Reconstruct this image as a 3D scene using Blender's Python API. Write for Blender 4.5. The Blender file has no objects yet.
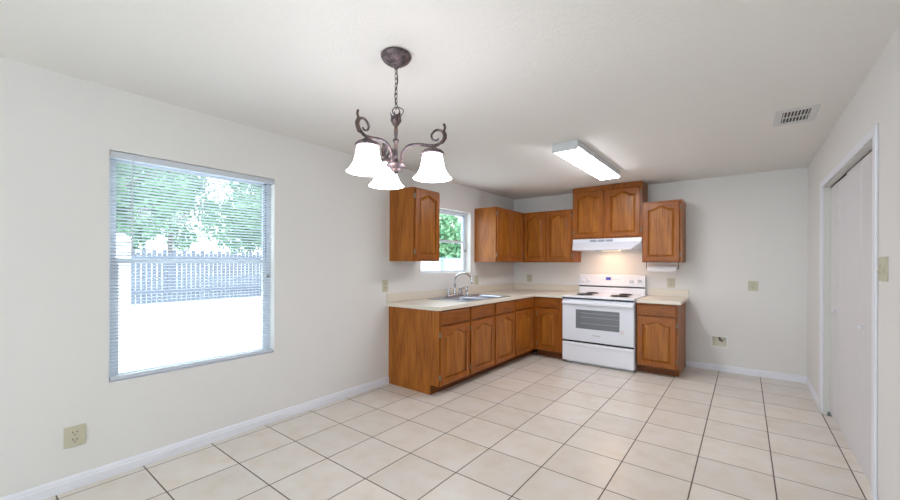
import bpy, bmesh, math, random
from mathutils import Vector, Matrix
from math import sin, cos, pi, radians

S = bpy.context.scene
C = S.collection
random.seed(7)

# ------------------------------------------------------------------ camera
cam_d = bpy.data.cameras.new('camera')
cam = bpy.data.objects.new('camera', cam_d)
C.objects.link(cam)
R_ = Vector((0.79055601, 0.61238232, 0.00301574))
U_ = Vector((-0.00256249, -0.00161652, 0.99999541))
F_ = Vector((-0.61238438, 0.79056011, -0.00029127))
M = Matrix.Identity(4)
for i in range(3):
    M[i][0] = R_[i]; M[i][1] = U_[i]; M[i][2] = -F_[i]
M[0][3], M[1][3], M[2][3] = 3.14673, -5.85864, 1.34289
cam.matrix_world = M
cam_d.sensor_width = 36
cam_d.lens = 380.68 / 900 * 36
cam_d.shift_y = 13.34 / 900
cam_d.clip_start = 0.05
S.camera = cam

# ------------------------------------------------------------------ light
S.view_settings.view_transform = 'Standard'
S.view_settings.look = 'None'
S.view_settings.gamma = 1
S.view_settings.exposure = 0.27
S.view_settings.use_curve_mapping = False

WORLD = 4.6
w = bpy.data.worlds.new('overcast_sky'); S.world = w; w.use_nodes = True
nt = w.node_tree; nt.nodes.clear()
wo = nt.nodes.new('ShaderNodeOutputWorld'); bg = nt.nodes.new('ShaderNodeBackground')
bg.inputs['Color'].default_value = (0.86, 0.94, 1.0, 1); bg.inputs['Strength'].default_value = WORLD
nt.links.new(bg.outputs[0], wo.inputs[0])

def area(name, loc, rot, sx, sy, power, col):
    l = bpy.data.lights.new(name, 'AREA'); l.shape = 'RECTANGLE'; l.size = sx; l.size_y = sy
    l.energy = power; l.color = col
    o = bpy.data.objects.new(name, l); C.objects.link(o); o.location = loc; o.rotation_euler = rot
    return o
# fill lamp added outside the unseen patio window behind the camera
area('fill_patio', (1.85, -9.60, 1.25), (radians(90), 0, 0), 3.0, 2.1, 7, (0.97, 0.98, 1.0))
# unseen fill lamp, added and bounced off the ceiling behind the camera
area('fill_bounce', (2.7, -6.1, 1.55), (radians(180), 0, 0), .7, .7, 9, (.95, .975, 1.0))
# daylight through the two windows of the left wall
#area('daylight_window', (-0.30, -4.75, 1.32), (0, radians(-90), 0), 1.40, 1.0, 26, (0.9, 0.96, 1.0))
#area('daylight_sink_window', (-0.30, -1.84, 1.64), (0, radians(-90), 0), 0.8, 1.0, 9, (0.9, 0.96, 1.0))

# ------------------------------------------------------------------ materials
def mat(name, col=(.8, .8, .8), rough=.5, metal=0, spec=.5, emit=None, estr=0):
    m = bpy.data.materials.new(name); m.use_nodes = True
    b = m.node_tree.nodes['Principled BSDF']
    b.inputs['Base Color'].default_value = (*col, 1)
    b.inputs['Roughness'].default_value = rough
    b.inputs['Metallic'].default_value = metal
    b.inputs['Specular IOR Level'].default_value = spec
    if emit:
        b.inputs['Emission Color'].default_value = (*emit, 1)
        b.inputs['Emission Strength'].default_value = estr
    return m

def N(m, t, **kw):
    n = m.node_tree.nodes.new(t)
    for k, v in kw.items(): setattr(n, k, v)
    return n
def L(m, a, b): m.node_tree.links.new(a, b)
def coords(m, scale=(1, 1, 1), loc=(0, 0, 0)):
    tc = N(m, 'ShaderNodeTexCoord'); mp = N(m, 'ShaderNodeMapping')
    mp.inputs['Scale'].default_value = scale; mp.inputs['Location'].default_value = loc
    L(m, tc.outputs['Object'], mp.inputs['Vector'])
    return mp.outputs['Vector']
def ramp(m, stops):
    r = N(m, 'ShaderNodeValToRGB')
    e = r.color_ramp.elements
    while len(e) < len(stops): e.new(.5)
    for k, (p, c) in enumerate(stops):
        e[k].position = p; e[k].color = (*c, 1)
    return r
def bsdf(m): return m.node_tree.nodes['Principled BSDF']

def plaster(name, col, strength, scale, dist=.01, rough=.75):
    m = mat(name, col, rough, spec=.25)
    v = coords(m)
    n = N(m, 'ShaderNodeTexNoise'); n.inputs['Scale'].default_value = scale; n.inputs['Detail'].default_value = 4
    L(m, v, n.inputs['Vector'])
    b = N(m, 'ShaderNodeBump'); b.inputs['Strength'].default_value = strength; b.inputs['Distance'].default_value = dist
    L(m, n.outputs['Fac'], b.inputs['Height']); L(m, b.outputs[0], bsdf(m).inputs['Normal'])
    return m
M_wall = plaster('wall_paint', (.77, .755, .735), .10, 80)
M_ceil = plaster('ceiling_texture', (.82, .795, .765), .35, 60, .006, .9)
M_white = mat('white_trim_paint', (.80, .81, .87), .35)
M_door = mat('white_door_paint', (.69, .67, .69), .38)
M_jamb = mat('door_jamb_paint', (.66, .655, .62), .5)

def wood(name, c1, c2, c3, axis='z', rough=.33, cath=False):
    m = mat(name, c2, rough, spec=.35)
    a, b_ = 95, 3.5
    sc = {'z': (a, a, b_), 'x': (b_, a, a)}[axis]
    v = coords(m, sc)
    n = N(m, 'ShaderNodeTexNoise'); n.inputs['Scale'].default_value = 1.0; n.inputs['Detail'].default_value = 6
    n.inputs['Roughness'].default_value = .65; n.inputs['Distortion'].default_value = .6
    L(m, v, n.inputs['Vector'])
    # broad cathedral figure
    s2 = {'z': (5, 5, .9), 'x': (.9, 5, 5)}[axis]
    v2 = coords(m, s2, (1.3, .4, .7))
    n2 = N(m, 'ShaderNodeTexNoise'); n2.inputs['Scale'].default_value = 1.0; n2.inputs['Detail'].default_value = 2
    L(m, v2, n2.inputs['Vector'])
    mu = N(m, 'ShaderNodeMath', operation='MULTIPLY'); mu.inputs[1].default_value = 26
    L(m, n2.outputs['Fac'], mu.inputs[0])
    si = N(m, 'ShaderNodeMath', operation='SINE'); L(m, mu.outputs[0], si.inputs[0])
    ma = N(m, 'ShaderNodeMath', operation='MULTIPLY_ADD'); ma.inputs[1].default_value = .035 if not cath else .055
    L(m, si.outputs[0], ma.inputs[0]); L(m, n.outputs['Fac'], ma.inputs[2])
    r = ramp(m, [(.33, c1), (.50, c2), (.68, c3)])
    L(m, ma.outputs[0], r.inputs[0]); L(m, r.outputs[0], bsdf(m).inputs['Base Color'])
    b = N(m, 'ShaderNodeBump'); b.inputs['Strength'].default_value = .15; b.inputs['Distance'].default_value = .003
    L(m, ma.outputs[0], b.inputs['Height']); L(m, b.outputs[0], bsdf(m).inputs['Normal'])
    return m
OAK = ((.165, .040, .0040), (.300, .086, .0085), (.390, .123, .0145))
M_oak = wood('oak_vertical_grain', *OAK, 'z')
M_oakx = wood('oak_horizontal_grain', *[tuple(k * .84 for k in c) for c in OAK], 'x')
M_oakside = wood('oak_veneer_side', *[(a * 1.10, b * 1.18, c * 1.3) for a, b, c in OAK], 'z', .4, True)
M_oakpanel = wood('oak_panel', *[(a * 1.10, b * 1.25, c * 1.3) for a, b, c in OAK], 'z', .3, True)
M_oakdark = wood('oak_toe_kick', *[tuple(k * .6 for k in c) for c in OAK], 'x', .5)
M_inside = mat('cabinet_shadow_gap', (.10, .03, .008), .7)

def tile_mat():
    m = mat('ceramic_floor_tile', (.7, .6, .5), .22, spec=.5)
    T, OX, OY, G = .4026, .8796, -3.9026, .0075
    tc = N(m, 'ShaderNodeTexCoord'); sp = N(m, 'ShaderNodeSeparateXYZ'); L(m, tc.outputs['Object'], sp.inputs[0])
    masks = []; ids = []
    for o, off in ((sp.outputs['X'], OX), (sp.outputs['Y'], OY)):
        a = N(m, 'ShaderNodeMath', operation='SUBTRACT'); L(m, o, a.inputs[0]); a.inputs[1].default_value = off
        d = N(m, 'ShaderNodeMath', operation='DIVIDE'); L(m, a.outputs[0], d.inputs[0]); d.inputs[1].default_value = T
        fl = N(m, 'ShaderNodeMath', operation='FLOOR'); L(m, d.outputs[0], fl.inputs[0]); ids.append(fl.outputs[0])
        pp = N(m, 'ShaderNodeMath', operation='PINGPONG'); L(m, d.outputs[0], pp.inputs[0]); pp.inputs[1].default_value = .5
        lt = N(m, 'ShaderNodeMapRange'); lt.inputs['From Min'].default_value = G / T * .36; lt.inputs['From Max'].default_value = G / T * .62
        L(m, pp.outputs[0], lt.inputs['Value']); masks.append(lt.outputs[0])
    mn = N(m, 'ShaderNodeMath', operation='MINIMUM'); L(m, masks[0], mn.inputs[0]); L(m, masks[1], mn.inputs[1])
    cb = N(m, 'ShaderNodeCombineXYZ'); L(m, ids[0], cb.inputs[0]); L(m, ids[1], cb.inputs[1])
    wn = N(m, 'ShaderNodeTexWhiteNoise', noise_dimensions='3D'); L(m, cb.outputs[0], wn.inputs['Vector'])
    # offset the mottling per tile
    vm = N(m, 'ShaderNodeVectorMath', operation='MULTIPLY_ADD'); vm.inputs[1].default_value = (9, 9, 9)
    L(m, wn.outputs['Color'], vm.inputs[0]); L(m, tc.outputs['Object'], vm.inputs[2])
    n = N(m, 'ShaderNodeTexNoise'); n.inputs['Scale'].default_value = 6; n.inputs['Detail'].default_value = 5; n.inputs['Roughness'].default_value = .6
    L(m, vm.outputs[0], n.inputs['Vector'])
    r = ramp(m, [(.28, (.70, .62, .53)), (.5, (.735, .675, .605)), (.74, (.75, .715, .67))])
    L(m, n.outputs['Fac'], r.inputs[0])
    hs = N(m, 'ShaderNodeHueSaturation')
    mr = N(m, 'ShaderNodeMapRange'); mr.inputs['To Min'].default_value = .95; mr.inputs['To Max'].default_value = 1.04
    L(m, wn.outputs['Value'], mr.inputs['Value']); L(m, mr.outputs[0], hs.inputs['Value']); L(m, r.outputs[0], hs.inputs['Color'])
    mx = N(m, 'ShaderNodeMix', data_type='RGBA'); L(m, mn.outputs[0], mx.inputs['Factor'])
    mx.inputs['A'].default_value = (.125, .085, .075, 1); L(m, hs.outputs[0], mx.inputs['B'])
    L(m, mx.outputs['Result'], bsdf(m).inputs['Base Color'])
    rr = N(m, 'ShaderNodeMapRange'); rr.inputs['To Min'].default_value = .8; rr.inputs['To Max'].default_value = .24
    L(m, mn.outputs[0], rr.inputs['Value']); L(m, rr.outputs[0], bsdf(m).inputs['Roughness'])
    b = N(m, 'ShaderNodeBump'); b.inputs['Strength'].default_value = .6; b.inputs['Distance'].default_value = .003
    L(m, mn.outputs[0], b.inputs['Height']); L(m, b.outputs[0], bsdf(m).inputs['Normal'])
    return m
M_tile = tile_mat()

def speckle(name, c1, c2, scale, rough=.4):
    m = mat(name, c1, rough)
    n = N(m, 'ShaderNodeTexNoise'); n.inputs['Scale'].default_value = scale; n.inputs['Detail'].default_value = 3
    L(m, coords(m), n.inputs['Vector'])
    r = ramp(m, [(.4, c1), (.6, c2)]); L(m, n.outputs['Fac'], r.inputs[0]); L(m, r.outputs[0], bsdf(m).inputs['Base Color'])
    return m
M_counter = speckle('cream_laminate', (.70, .63, .53), (.76, .70, .61), 160, .35)
M_enamel = mat('white_enamel', (.80, .81, .87), .22)
M_enamel2 = mat('white_enamel_satin', (.74, .76, .83), .3)
M_black = mat('plain_black', (.015, .015, .018), .5)
M_ovenglass = mat('grey_oven_glass', (.16, .17, .19), .08, spec=.6)
M_rack = mat('oven_rack_wire', (.42, .43, .45), .4)
M_coil = mat('burner_coil', (.03, .03, .032), .5, .3)
M_pan = mat('chrome_drip_pan', (.45, .45, .46), .22, 1)
M_steel = mat('brushed_stainless', (.42, .45, .52), .30, 1)
M_chrome = mat('chrome', (.55, .57, .60), .12, 1)
M_hinge = mat('pewter_hinge', (.21, .20, .14), .45, .2)
M_display = mat('blue_display', (.02, .02, .1), .2, emit=(.05, .06, .5), estr=.8)
M_plate = mat('almond_plastic', (.56, .53, .40), .4)
M_slot = mat('dark_slot', (.09, .07, .05), .6)
M_blind = mat('white_blind_vinyl', (.60, .64, .70), .45)
M_frame = mat('white_window_frame', (.74, .79, .86), .4)
M_alum = mat('grey_aluminium_track', (.30, .35, .42), .4, .4)
M_paper = mat('paper_towel', (.86, .86, .88), .9)
M_grey = mat('grey_paint_print', (.22, .22, .26), .5)
M_red = mat('sticker_print', (.72, .62, .64), .5)
M_ventw = mat('vent_enamel', (.66, .655, .65), .45)
M_ventd = mat('vent_dark', (.035, .033, .03), .8)
M_brass = mat('aged_brass_valve', (.14, .12, .09), .5, .5)
M_greenmetal = mat('green_grey_bracket', (.18, .24, .22), .4, .6)

def bronze():
    m = mat('brushed_bronze', (.15, .10, .10), .42, .55)
    n = N(m, 'ShaderNodeTexNoise'); n.inputs['Scale'].default_value = 45; n.inputs['Detail'].default_value = 4
    L(m, coords(m), n.inputs['Vector'])
    r = ramp(m, [(.35, (.055, .045, .05)), (.55, (.15, .115, .125)), (.72, (.24, .13, .10))])
    L(m, n.outputs['Fac'], r.inputs[0]); L(m, r.outputs[0], bsdf(m).inputs['Base Color'])
    return m
M_bronze = bronze()
M_rust = mat('copper_leaf', (.085, .05, .04), .5, .4)
M_shade = mat('lit_frosted_glass', (.9, .9, .92), .4, emit=(.94, .93, 1.0), estr=11.0)
M_diffuser = mat('lit_acrylic_diffuser', (.9, .9, .9), .4, emit=(.97, .96, 1.0), estr=21.0)
M_endcap = mat('fixture_endcap', (.62, .64, .66), .5)
M_hoodlamp = mat('hood_lamp_lens', (.9, .8, .6), .4, emit=(1, .72, .42), estr=5)

def glass_mat():
    m = bpy.data.materials.new('window_glass'); m.use_nodes = True
    t = m.node_tree; t.nodes.clear()
    o = t.nodes.new('ShaderNodeOutputMaterial'); mx = t.nodes.new('ShaderNodeMixShader')
    tr = t.nodes.new('ShaderNodeBsdfTransparent'); gl = t.nodes.new('ShaderNodeBsdfGlossy'); gl.inputs['Roughness'].default_value = .02
    tr.inputs['Color'].default_value = (.95, .98, .98, 1)
    lw = t.nodes.new('ShaderNodeLayerWeight'); lw.inputs['Blend'].default_value = .5
    pw_ = t.nodes.new('ShaderNodeMath'); pw_.operation = 'POWER'; pw_.inputs[1].default_value = 5
    ml = t.nodes.new('ShaderNodeMath'); ml.operation = 'MULTIPLY_ADD'; ml.inputs[1].default_value = .5; ml.inputs[2].default_value = .02
    t.links.new(lw.outputs['Facing'], pw_.inputs[0]); t.links.new(pw_.outputs[0], ml.inputs[0])
    t.links.new(ml.outputs[0], mx.inputs[0]); t.links.new(tr.outputs[0], mx.inputs[1]); t.links.new(gl.outputs[0], mx.inputs[2])
    t.links.new(mx.outputs[0], o.inputs[0])
    return m
M_glass = glass_mat()

# outside
M_concrete = speckle('pale_concrete', (.62, .63, .64), (.70, .70, .70), 3, .9)
M_fencegrey = mat('weathered_fence', (.12, .14, .19), .8)
M_fencewhite = mat('white_fence', (.72, .76, .80), .6)
M_postblue = mat('blue_grey_post', (.22, .32, .48), .6)
M_siding = mat('white_siding', (.85, .86, .88), .7)
M_leaf = speckle('green_leaves', (.10, .24, .12), (.24, .42, .24), 2, .7)
M_bark = mat('tree_bark', (.16, .13, .11), .9)

# ------------------------------------------------------------------ helpers
def newbm(): return bmesh.new()
def box(bm, x0, x1, y0, y1, z0, z1):
    v = [bm.verts.new((x, y, z)) for z in (z0, z1) for y in (y0, y1) for x in (x0, x1)]
    for f in ((0, 2, 3, 1), (4, 5, 7, 6), (0, 1, 5, 4), (2, 6, 7, 3), (0, 4, 6, 2), (1, 3, 7, 5)):
        bm.faces.new([v[i] for i in f])
def lathe(bm, prof, seg=32, c=(0, 0, 0), axis='z', cap=True):
    rings = []
    for r, h in prof:
        ring = []
        for k in range(seg):
            a = 2 * pi * k / seg
            p = {'z': (r * cos(a), r * sin(a), h), 'x': (h, r * cos(a), r * sin(a)), 'y': (r * sin(a), h, r * cos(a))}[axis]
            ring.append(bm.verts.new((p[0] + c[0], p[1] + c[1], p[2] + c[2])))
        rings.append(ring)
    for a, b in zip(rings, rings[1:]):
        for k in range(seg):
            bm.faces.new((a[k], a[(k + 1) % seg], b[(k + 1) % seg], b[k]))
    if cap:
        bm.faces.new(list(reversed(rings[0]))); bm.faces.new(rings[-1])
def tube(bm, pts, rad, seg=10, cap=True):
    pts = [Vector(p) for p in pts]
    if not hasattr(rad, '__len__'): rad = [rad] * len(pts)
    rings = []; up = None
    for i, p in enumerate(pts):
        t = (pts[min(i + 1, len(pts) - 1)] - pts[max(i - 1, 0)]).normalized()
        if up is None:
            up = Vector((0, 0, 1)) if abs(t.z) < .9 else Vector((1, 0, 0))
        up = (up - t * up.dot(t)).normalized(); s = t.cross(up)
        rings.append([bm.verts.new(p + (s * cos(2 * pi * k / seg) + up * sin(2 * pi * k / seg)) * rad[i]) for k in range(seg)])
    for a, b in zip(rings, rings[1:]):
        for k in range(seg): bm.faces.new((a[k], a[(k + 1) % seg], b[(k + 1) % seg], b[k]))
    if cap:
        bm.faces.new(list(reversed(rings[0]))); bm.faces.new(rings[-1])
def smooth_path(pts, n=8):
    P = [Vector(p) for p in pts]; P = [P[0] * 2 - P[1]] + P + [P[-1] * 2 - P[-2]]
    out = []
    for i in range(1, len(P) - 2):
        for k in range(n):
            t = k / n
            out.append(.5 * ((2 * P[i]) + (-P[i - 1] + P[i + 1]) * t + (2 * P[i - 1] - 5 * P[i] + 4 * P[i + 1] - P[i + 2]) * t * t + (-P[i - 1] + 3 * P[i] - 3 * P[i + 1] + P[i + 2]) * t ** 3))
    out.append(P[-2]); return out
def cells(bm, A, B, w0, w1, keep, axes='xyz'):
    """solid made of the cells of a grid A x B, thick from w0 to w1; axes names where (A,B,W) go"""
    vs = {}
    def V(i, j, w):
        k = (i, j, w)
        if k not in vs:
            d = dict(zip(axes, (A[i], B[j], w1 if w else w0)))
            vs[k] = bm.verts.new((d['x'], d['y'], d['z']))
        return vs[k]
    def K(i, j): return 0 <= i < len(A) - 1 and 0 <= j < len(B) - 1 and keep(i, j)
    for i in range(len(A) - 1):
        for j in range(len(B) - 1):
            if not K(i, j): continue
            bm.faces.new((V(i, j, 1), V(i + 1, j, 1), V(i + 1, j + 1, 1), V(i, j + 1, 1)))
            bm.faces.new((V(i, j + 1, 0), V(i + 1, j + 1, 0), V(i + 1, j, 0), V(i, j, 0)))
            for di, dj, a, b in ((-1, 0, (i, j), (i, j + 1)), (1, 0, (i + 1, j), (i + 1, j + 1)), (0, -1, (i, j), (i + 1, j)), (0, 1, (i, j + 1), (i + 1, j + 1))):
                if not K(i + di, j + dj):
                    bm.faces.new((V(*a, 0), V(*b, 0), V(*b, 1), V(*a, 1)))
def obj(name, bm, m, parent=None, bevel=0, smooth=False, seg=2):
    bmesh.ops.recalc_face_normals(bm, faces=bm.faces)
    me = bpy.data.meshes.new(name); bm.to_mesh(me); bm.free()
    for mm in (m if isinstance(m, (list, tuple)) else [m]): me.materials.append(mm)
    if smooth:
        for f in me.polygons: f.use_smooth = True
    o = bpy.data.objects.new(name, me); C.objects.link(o)
    if parent: o.parent = parent
    if bevel:
        b = o.modifiers.new('bevel', 'BEVEL'); b.width = bevel; b.segments = seg; b.limit_method = 'ANGLE'; b.angle_limit = radians(40)
    return o
def boxobj(name, d, m, parent=None, bevel=0):
    bm = newbm(); box(bm, *d); return obj(name, bm, m, parent, bevel)
def thing(name, label, cat, loc=(0, 0, 0), rz=0, group=None):
    o = bpy.data.objects.new(name, None); C.objects.link(o)
    o.location = loc; o.rotation_euler = (0, 0, rz); o['label'] = label; o['category'] = cat
    o.empty_display_size = .1
    if group: o['group'] = group
    return o
def tag(o, label, cat, group=None):
    o['label'] = label; o['category'] = cat
    if group: o['group'] = group
    return o
def struct(o):
    o['kind'] = 'structure'; return o
def sempty(name, loc=(0, 0, 0), rz=0):
    o = bpy.data.objects.new(name, None); C.objects.link(o); o.location = loc; o.rotation_euler = (0, 0, rz)
    o.empty_display_size = .1
    return struct(o)
def copy_tree(o, parent=None):
    c = o.copy(); C.objects.link(c); c.parent = parent
    for ch in list(o.children): copy_tree(ch, c)
    return c
def text_obj(name, body, size, m, parent, loc, rot):
    cu = bpy.data.curves.new(name, 'FONT'); cu.body = body; cu.size = size; cu.extrude = .0008; cu.align_x = 'CENTER'; cu.align_y = 'CENTER'
    t = bpy.data.objects.new(name + '_tmp', cu); C.objects.link(t)
    dg = bpy.context.evaluated_depsgraph_get(); me = bpy.data.meshes.new_from_object(t.evaluated_get(dg))
    bpy.data.objects.remove(t); me.materials.clear(); me.materials.append(m)
    o = bpy.data.objects.new(name, me); C.objects.link(o); o.parent = parent; o.location = loc; o.rotation_euler = rot
    return o

# ------------------------------------------------------------------ room shell
W, H, YF, TH = 3.705, 2.44, -9.4, .17
BW = (-5.281, -4.222, .586, 2.05)      # big window opening (y0, y1, z0, z1)
SW = (-2.38, -1.312, 1.215, 2.07)      # small window opening
DO = (-2.815, -1.10, 2.04)             # closet opening (y0, y1, top)

bm = newbm(); box(bm, 0, W + .9, YF, 0, -.1, 0); struct(obj('floor', bm, M_tile))
bm = newbm(); box(bm, -TH, W + .9, YF - TH, TH, H, H + .1); struct(obj('ceiling', bm, M_ceil))
ys = [YF, BW[0], BW[1], SW[0], SW[1], 0]; zs = [-.1, BW[2], SW[2], BW[3], SW[3], H]
bm = newbm()
cells(bm, ys, zs, -TH, 0, lambda i, j: not ((i == 1 and j in (1, 2)) or (i == 3 and j in (2, 3))), 'yzx')
struct(obj('wall_left', bm, M_wall))
IB = (2.822, 2.970, .305, .428)        # opening of the outlet box in the back wall
bm = newbm(); cells(bm, [-TH, IB[0], IB[1], W + .9], [-.1, IB[2], IB[3], H], 0, TH, lambda i, j: not (i == 1 and j == 1), 'xzy')
struct(obj('wall_back', bm, M_wall))
bm = newbm(); cells(bm, [YF, DO[0], DO[1], 0], [-.1, -.02, DO[2], H], W, W + .11, lambda i, j: not (i == 1 and j == 1), 'yzx')
struct(obj('wall_right', bm, M_wall))
bm = newbm(); cells(bm, [-TH, .35, 3.35, W + .9], [-.1, .15, 2.3, H], YF - TH, YF, lambda i, j: not (i == 1 and j == 1), 'xzy')
struct(obj('wall_front', bm, M_wall))
# closet behind the doors
bm = newbm(); cells(bm, [W + .11, W + .90], [-3.0, -.9], -.0, H, lambda i, j: True)
bm.free()
bm = newbm(); box(bm, W + .82, W + .9, -3.2, -.6, 0, H); struct(obj('wall_closet', bm, M_wall))

def baseboard(name, a, b, side):
    """profile swept along a straight wall; side: 'left' 'back' 'right'"""
    prof = [(0, 0), (.014, 0), (.014, .050), (.010, .056), (.010, .064), (.006, .074), (0, .080)]
    bm = newbm(); rings = []
    for s in (a, b):
        ring = []
        for d, z in prof:
            p = {'left': (d, s, z), 'back': (s, -d, z), 'right': (W - d, s, z)}[side]
            ring.append(bm.verts.new(p))
        rings.append(ring)
    n = len(prof)
    for k in range(n): bm.faces.new((rings[0][k], rings[0][(k + 1) % n], rings[1][(k + 1) % n], rings[1][k]))
    bm.faces.new(rings[0]); bm.faces.new(rings[1])
    return struct(obj(name, bm, M_white))
baseboard('baseboard_left', YF, -2.916, 'left')
baseboard('baseboard_back', 2.54, W, 'back')
baseboard('baseboard_right', -.962, -.014, 'right')
baseboard('baseboard_right', YF, -2.882, 'right')

# ------------------------------------------------------------------ windows
def window(idx, O, xf, lock_z, mullion=None):
    y0, y1, z0, z1 = O
    r = sempty('window_%d' % idx, (0, (y0 + y1) / 2, z0))
    def P(name, d, m, par=None, bev=0):
        bm = newbm(); box(bm, d[0], d[1], d[2] - (y0 + y1) / 2, d[3] - (y0 + y1) / 2, d[4] - z0, d[5] - z0)
        return obj(name, bm, m, par or r, bev)
    zm = lock_z
    f = .032; fb = .012
    # outer frame
    bm = newbm(); yc = (y0 + y1) / 2
    cells(bm, [y0 - yc, y0 - yc + f, y1 - yc - f, y1 - yc], [0, fb, z1 - z0 - f, z1 - z0], xf - .05, xf, lambda i, j: not (i == 1 and j == 1), 'yzx')
    obj('window_frame', bm, M_frame, r)
    def sash(name, a, b, c, d, x0, x1, s):
        bm = newbm()
        cells(bm, [a - yc, a - yc + s, b - yc - s, b - yc], [c - z0, c - z0 + min(s, .020), d - z0 - s, d - z0], x0, x1, lambda i, j: not (i == 1 and j == 1), 'yzx')
        o = obj(name, bm, M_frame, r)
        boxobj('glass', ((x0 + x1) / 2 - .002, (x0 + x1) / 2 + .002, a - yc + s, b - yc - s, c - z0 + min(s, .020), d - z0 - s), M_glass, o)
        return o
    up = sash('upper_sash', y0 + f, y1 - f, zm - .012, z1 - f, xf - .042, xf - .024, .020)
    lo = sash('lower_sash', y0 + f, y1 - f, z0 + fb, zm + .022, xf - .022, xf - .002, .030)
    # track liner beside the glass and the sash lock
    P('track_strip', (xf - .024, xf - .001, y1 - f - .012, y1 - f - .0005, zm + .03, z1 - f - .001), M_alum)
    P('sash_lock', (xf, xf + .014, y1 - f + .004, y1 - f + .020, zm - .13, zm - .10), M_hinge)
    return r
window(1, BW, -.075, 1.345)
window(2, SW, -.085, 1.640)
bm = newbm(); cells(bm, [.35, .40, 1.83, 1.87, 3.30, 3.35], [.15, .20, 2.25, 2.3], YF - .12, YF - .06, lambda i, j: i in (0, 2, 4) or j in (0, 2), 'xzy')
pw = struct(obj('window_3', bm, M_frame))  # unseen patio window, added to let light in behind the camera
boxobj('glass', (.40, 1.83, YF - .092, YF - .088, .20, 2.25), M_glass, pw)
boxobj('glass', (1.87, 3.30, YF - .092, YF - .088, .20, 2.25), M_glass, pw)

# mini blind in the big window
bl = thing('mini_blind', 'white horizontal mini blind hanging in the large left window', 'blind', (-.03, (BW[0] + BW[1]) / 2, BW[2]))
yw = (BW[1] - BW[0]) / 2
bm = newbm(); box(bm, -.018, .018, -yw + .003, yw - .003, 1.420, 1.461); obj('headrail', bm, M_blind, bl, .002)
bm = newbm()
z = .055; n = 0
while z < 1.41:
    nseg = 4; rows = []
    for k in range(nseg + 1):
        u = k / nseg * 2 - 1
        xx = u * .0125; zz = .0022 * (1 - u * u) + u * .0040
        rows.append([bm.verts.new((xx, s * (yw - .012), z + zz)) for s in (-1, 1)])
    for a, b in zip(rows, rows[1:]): bm.faces.new((a[0], a[1], b[1], b[0]))
    # underside a hair lower, closing the slat
    rows2 = [[bm.verts.new((v.co.x, v.co.y, v.co.z - .0006)) for v in rr] for rr in rows]
    for a, b in zip(rows2, rows2[1:]): bm.faces.new((a[1], a[0], b[0], b[1]))
    z += .0213; n += 1
o = obj('slats', bm, M_blind, bl)
bm = newbm(); box(bm, -.014, .014, -yw + .008, yw - .008, .004, .030); obj('bottom_rail', bm, M_blind, bl, .004)
for y in (-yw + .10, 0, yw - .10):
    bm = newbm()
    for x in (-.013, .013): tube(bm, [(x, y, .03), (x, y, 1.42)], .0007, 5)
    obj('ladder_cord', bm, M_blind, bl)
bm = newbm(); tube(bm, [(.022, -yw + .115, 1.43), (.024, -yw + .115, .80)], .0042, 8); obj('tilt_wand', bm, M_blind, bl)
# sill board of the big window
bm = newbm(); box(bm, -.14, .004, BW[0] + .001, BW[1] - .001, BW[2] - .002, BW[2] + .002)
struct(obj('trim_2', bm, M_white))

# ------------------------------------------------------------------ closet doors and casing
bm = newbm()
cw = .125
x0, x1 = W - .013, W
yo0, yo1 = -2.878, -.975
cells(bm, [yo0, DO[0], DO[1], yo1], [0, DO[2], 2.092], x0, x1, lambda i, j: not (i == 1 and j == 0), 'yzx')
struct(obj('trim_1', bm, M_white, bevel=.005))
dr = sempty('door_1', (W + .045, DO[1], 0))
def leaf(a, b, dx, knob=None):
    bm = newbm(); box(bm, dx, dx + .03, a - DO[1] + .001, b - DO[1] - .001, .022, 2.022)
    o = obj('door_leaf', bm, M_door, dr, .0025)
    if knob:
        bm = newbm()
        lathe(bm, [(.012, 0), (.007, -.006), (.007, -.012), (.014, -.019), (.017, -.026), (.014, -.032), (.005, -.035)], 20, (dx, knob - DO[1], .95), 'x')
        obj('door_knob', bm, M_white, o, smooth=True)
leaf(-1.45, -1.112, 0, -1.41)
leaf(-1.82, -1.45, .003)
leaf(-2.25, -1.82, -.007)
leaf(-2.810, -2.25, -.006, -2.40)
bm = newbm(); cells(bm, [DO[0] - DO[1], DO[0] - DO[1] + .004, -.006, 0], [0, DO[2] - .006, DO[2]], -.0455, .065, lambda i, j: i in (0, 2) or j == 1, 'yzx')
obj('door_jamb', bm, M_jamb, dr)
bm = newbm(); box(bm, -.001, .026, DO[0] - DO[1] + .006, -.008, DO[2] - .016, DO[2] - .006); obj('door_track', bm, M_black, dr)
bm = newbm(); box(bm, -.022, .006, -.042, -.006, 0, .004); box(bm, -.018, -.002, -.012, -.008, 0, .03); lathe(bm, [(.007, .004), (.007, .03), (.004, .034)], 12, (-.008, -.026, 0))
obj('floor_pivot', bm, M_greenmetal, dr)

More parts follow.
